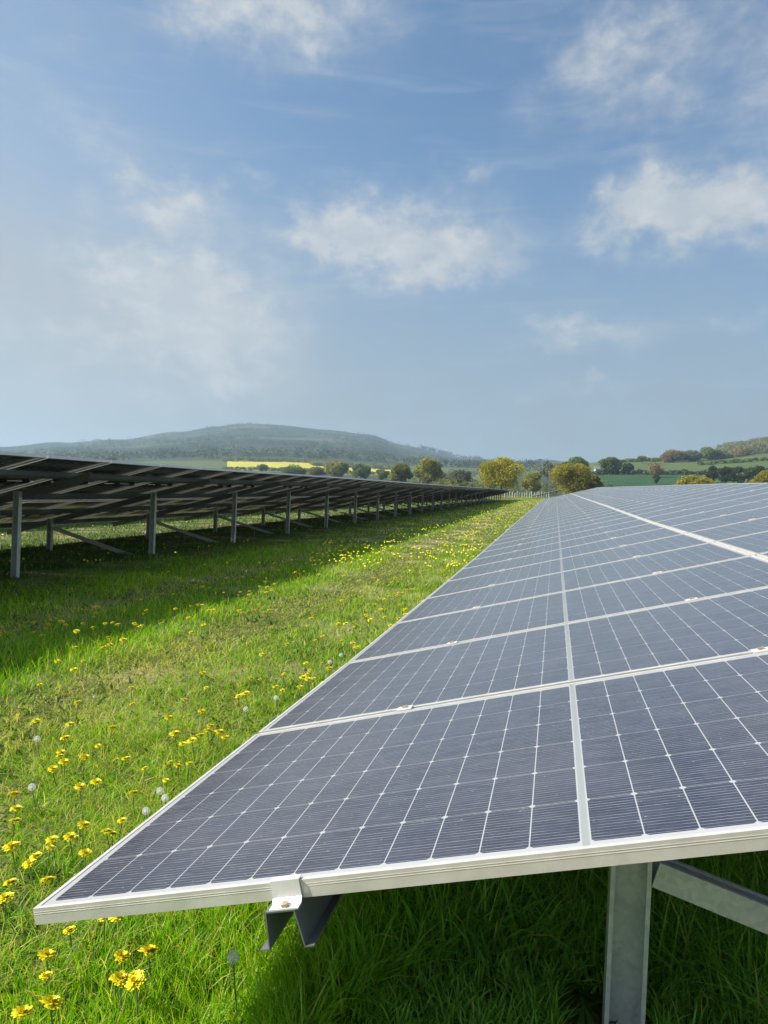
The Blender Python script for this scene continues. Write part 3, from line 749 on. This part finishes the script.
clouds = [(160, 203, 62, 25, .95), (405, 243, 92, 40, 1.1), (455, 262, 50, 22, .5), (330, 228, 45, 25, .5), (190, 300, 90, 42, 1.05), (230, 345, 70, 32, .6), (90, 355, 130, 60, .40), (150, 270, 45, 18, .5), (240, 390, 60, 20, .45), (530, 395, 40, 14, .3), (715, 205, 95, 36, .95), (640, 215, 60, 25, .5),
          (590, 332, 75, 18, .65), (600, 385, 34, 11, .5), (640, 55, 110, 55, .55), (235, 12, 85, 42, .65), (350, 15, 60, 35, .45), (480, 172, 36, 14, .35), (90, 130, 60, 24, .35), (250, 168, 16, 10, .4), (730, 316, 20, 10, .4), (760, 90, 60, 50, .3)]
tot = None
for (cx, cy, sx, sy, amp) in clouds:
    d = ray(cx, cy); a0 = math.atan2(d[0], d[1]); e0 = math.atan2(d[2], math.hypot(d[0], d[1]))
    dx = nt.math('MULTIPLY', nt.math('SUBTRACT', azw, a0), F/sx*math.cos(e0)); dy = nt.math('MULTIPLY', nt.math('SUBTRACT', elw, e0), F/sy)
    q = nt.math('ADD', nt.math('MULTIPLY', dx, dx), nt.math('MULTIPLY', dy, dy))
    m_ = nt.math('MULTIPLY', nt.math('EXPONENT', nt.math('MULTIPLY', q, -1.0)), amp)
    tot = m_ if tot is None else nt.math('ADD', tot, m_)
dens = nt.math('MULTIPLY', tot, nt.math('MULTIPLY', nt.ramp(n1, .3, .7, .65, 1.25), nt.ramp(n2, .3, .7, .82, 1.15))); dens = nt.ramp(dens, .06, 1.05, 0, .90)
# clouds elsewhere round the sky
away = nt.ramp(nt.math('ABSOLUTE', nt.math('ADD', az, -YAW)), .75, 1.1)
gen = nt.math('MULTIPLY', nt.ramp(nt.noise(sv, 3.1, 7, .6), .38, .66, .15, .8), away)
dens = nt.math('MAXIMUM', dens, gen)
veil = nt.ramp(nw, .42, .78, 0, .22)
low = nt.math('MULTIPLY', nt.ramp(el, .04, .50, 1, 0), nt.ramp(n1, .2, .8, .72, .96))
leftv = nt.math('MULTIPLY', nt.ramp(az, -.95, -.10, .60, 0), nt.ramp(el, .7, .1, .35, 1))
veil = nt.math('MINIMUM', nt.math('ADD', nt.math('MAXIMUM', veil, low), leftv), .88)
SKY_K = .090
skyc = nt.mix(1.0, sky.outputs[0], (SKY_K*.74, SKY_K*.95, SKY_K*1.06), 'MULTIPLY')
skyc = nt.mix(veil, skyc, nt.mix(nt.ramp(az, -.75, -.1, 1, 0), (.205, .232, .250), (.278, .293, .298)))
streak = nt.noise(nt.scale(sv, (1, 5.5, 1)), 4.0, 6, .6, .6)
skyc = nt.mix(nt.ramp(streak, .5, .75, 0, .22), skyc, (.31, .355, .385))
shade = nt.ramp(nt.math('SUBTRACT', n2, nt.math('MULTIPLY', tot, .1)), .25, .7, 0, 1)
skyc = nt.mix(dens, skyc, nt.mix(shade, (.33, .355, .375), (.43, .43, .425)))
nt.put(bg.inputs['Color'], skyc); bg.inputs['Strength'].default_value = 1.0
sl = bpy.data.lights.new('sun', 'SUN'); sl.energy = 5.0; sl.angle = rad(.53); sl.color = (1.0, .95, .87)
so = bpy.data.objects.new('sun', sl); COL.objects.link(so); so.rotation_euler = SD.to_track_quat('Z', 'Y').to_euler(); so.location = (-20, -5, 20)

S.render.engine = 'CYCLES'
S.cycles.max_bounces = 7; S.cycles.diffuse_bounces = 3; S.cycles.glossy_bounces = 3; S.cycles.transmission_bounces = 4; S.cycles.volume_bounces = 0
S.view_settings.view_transform = 'Standard'; S.view_settings.look = 'None'; S.view_settings.exposure = 0.72; S.view_settings.gamma = 1.0
S.render.resolution_x = 768; S.render.resolution_y = 1024
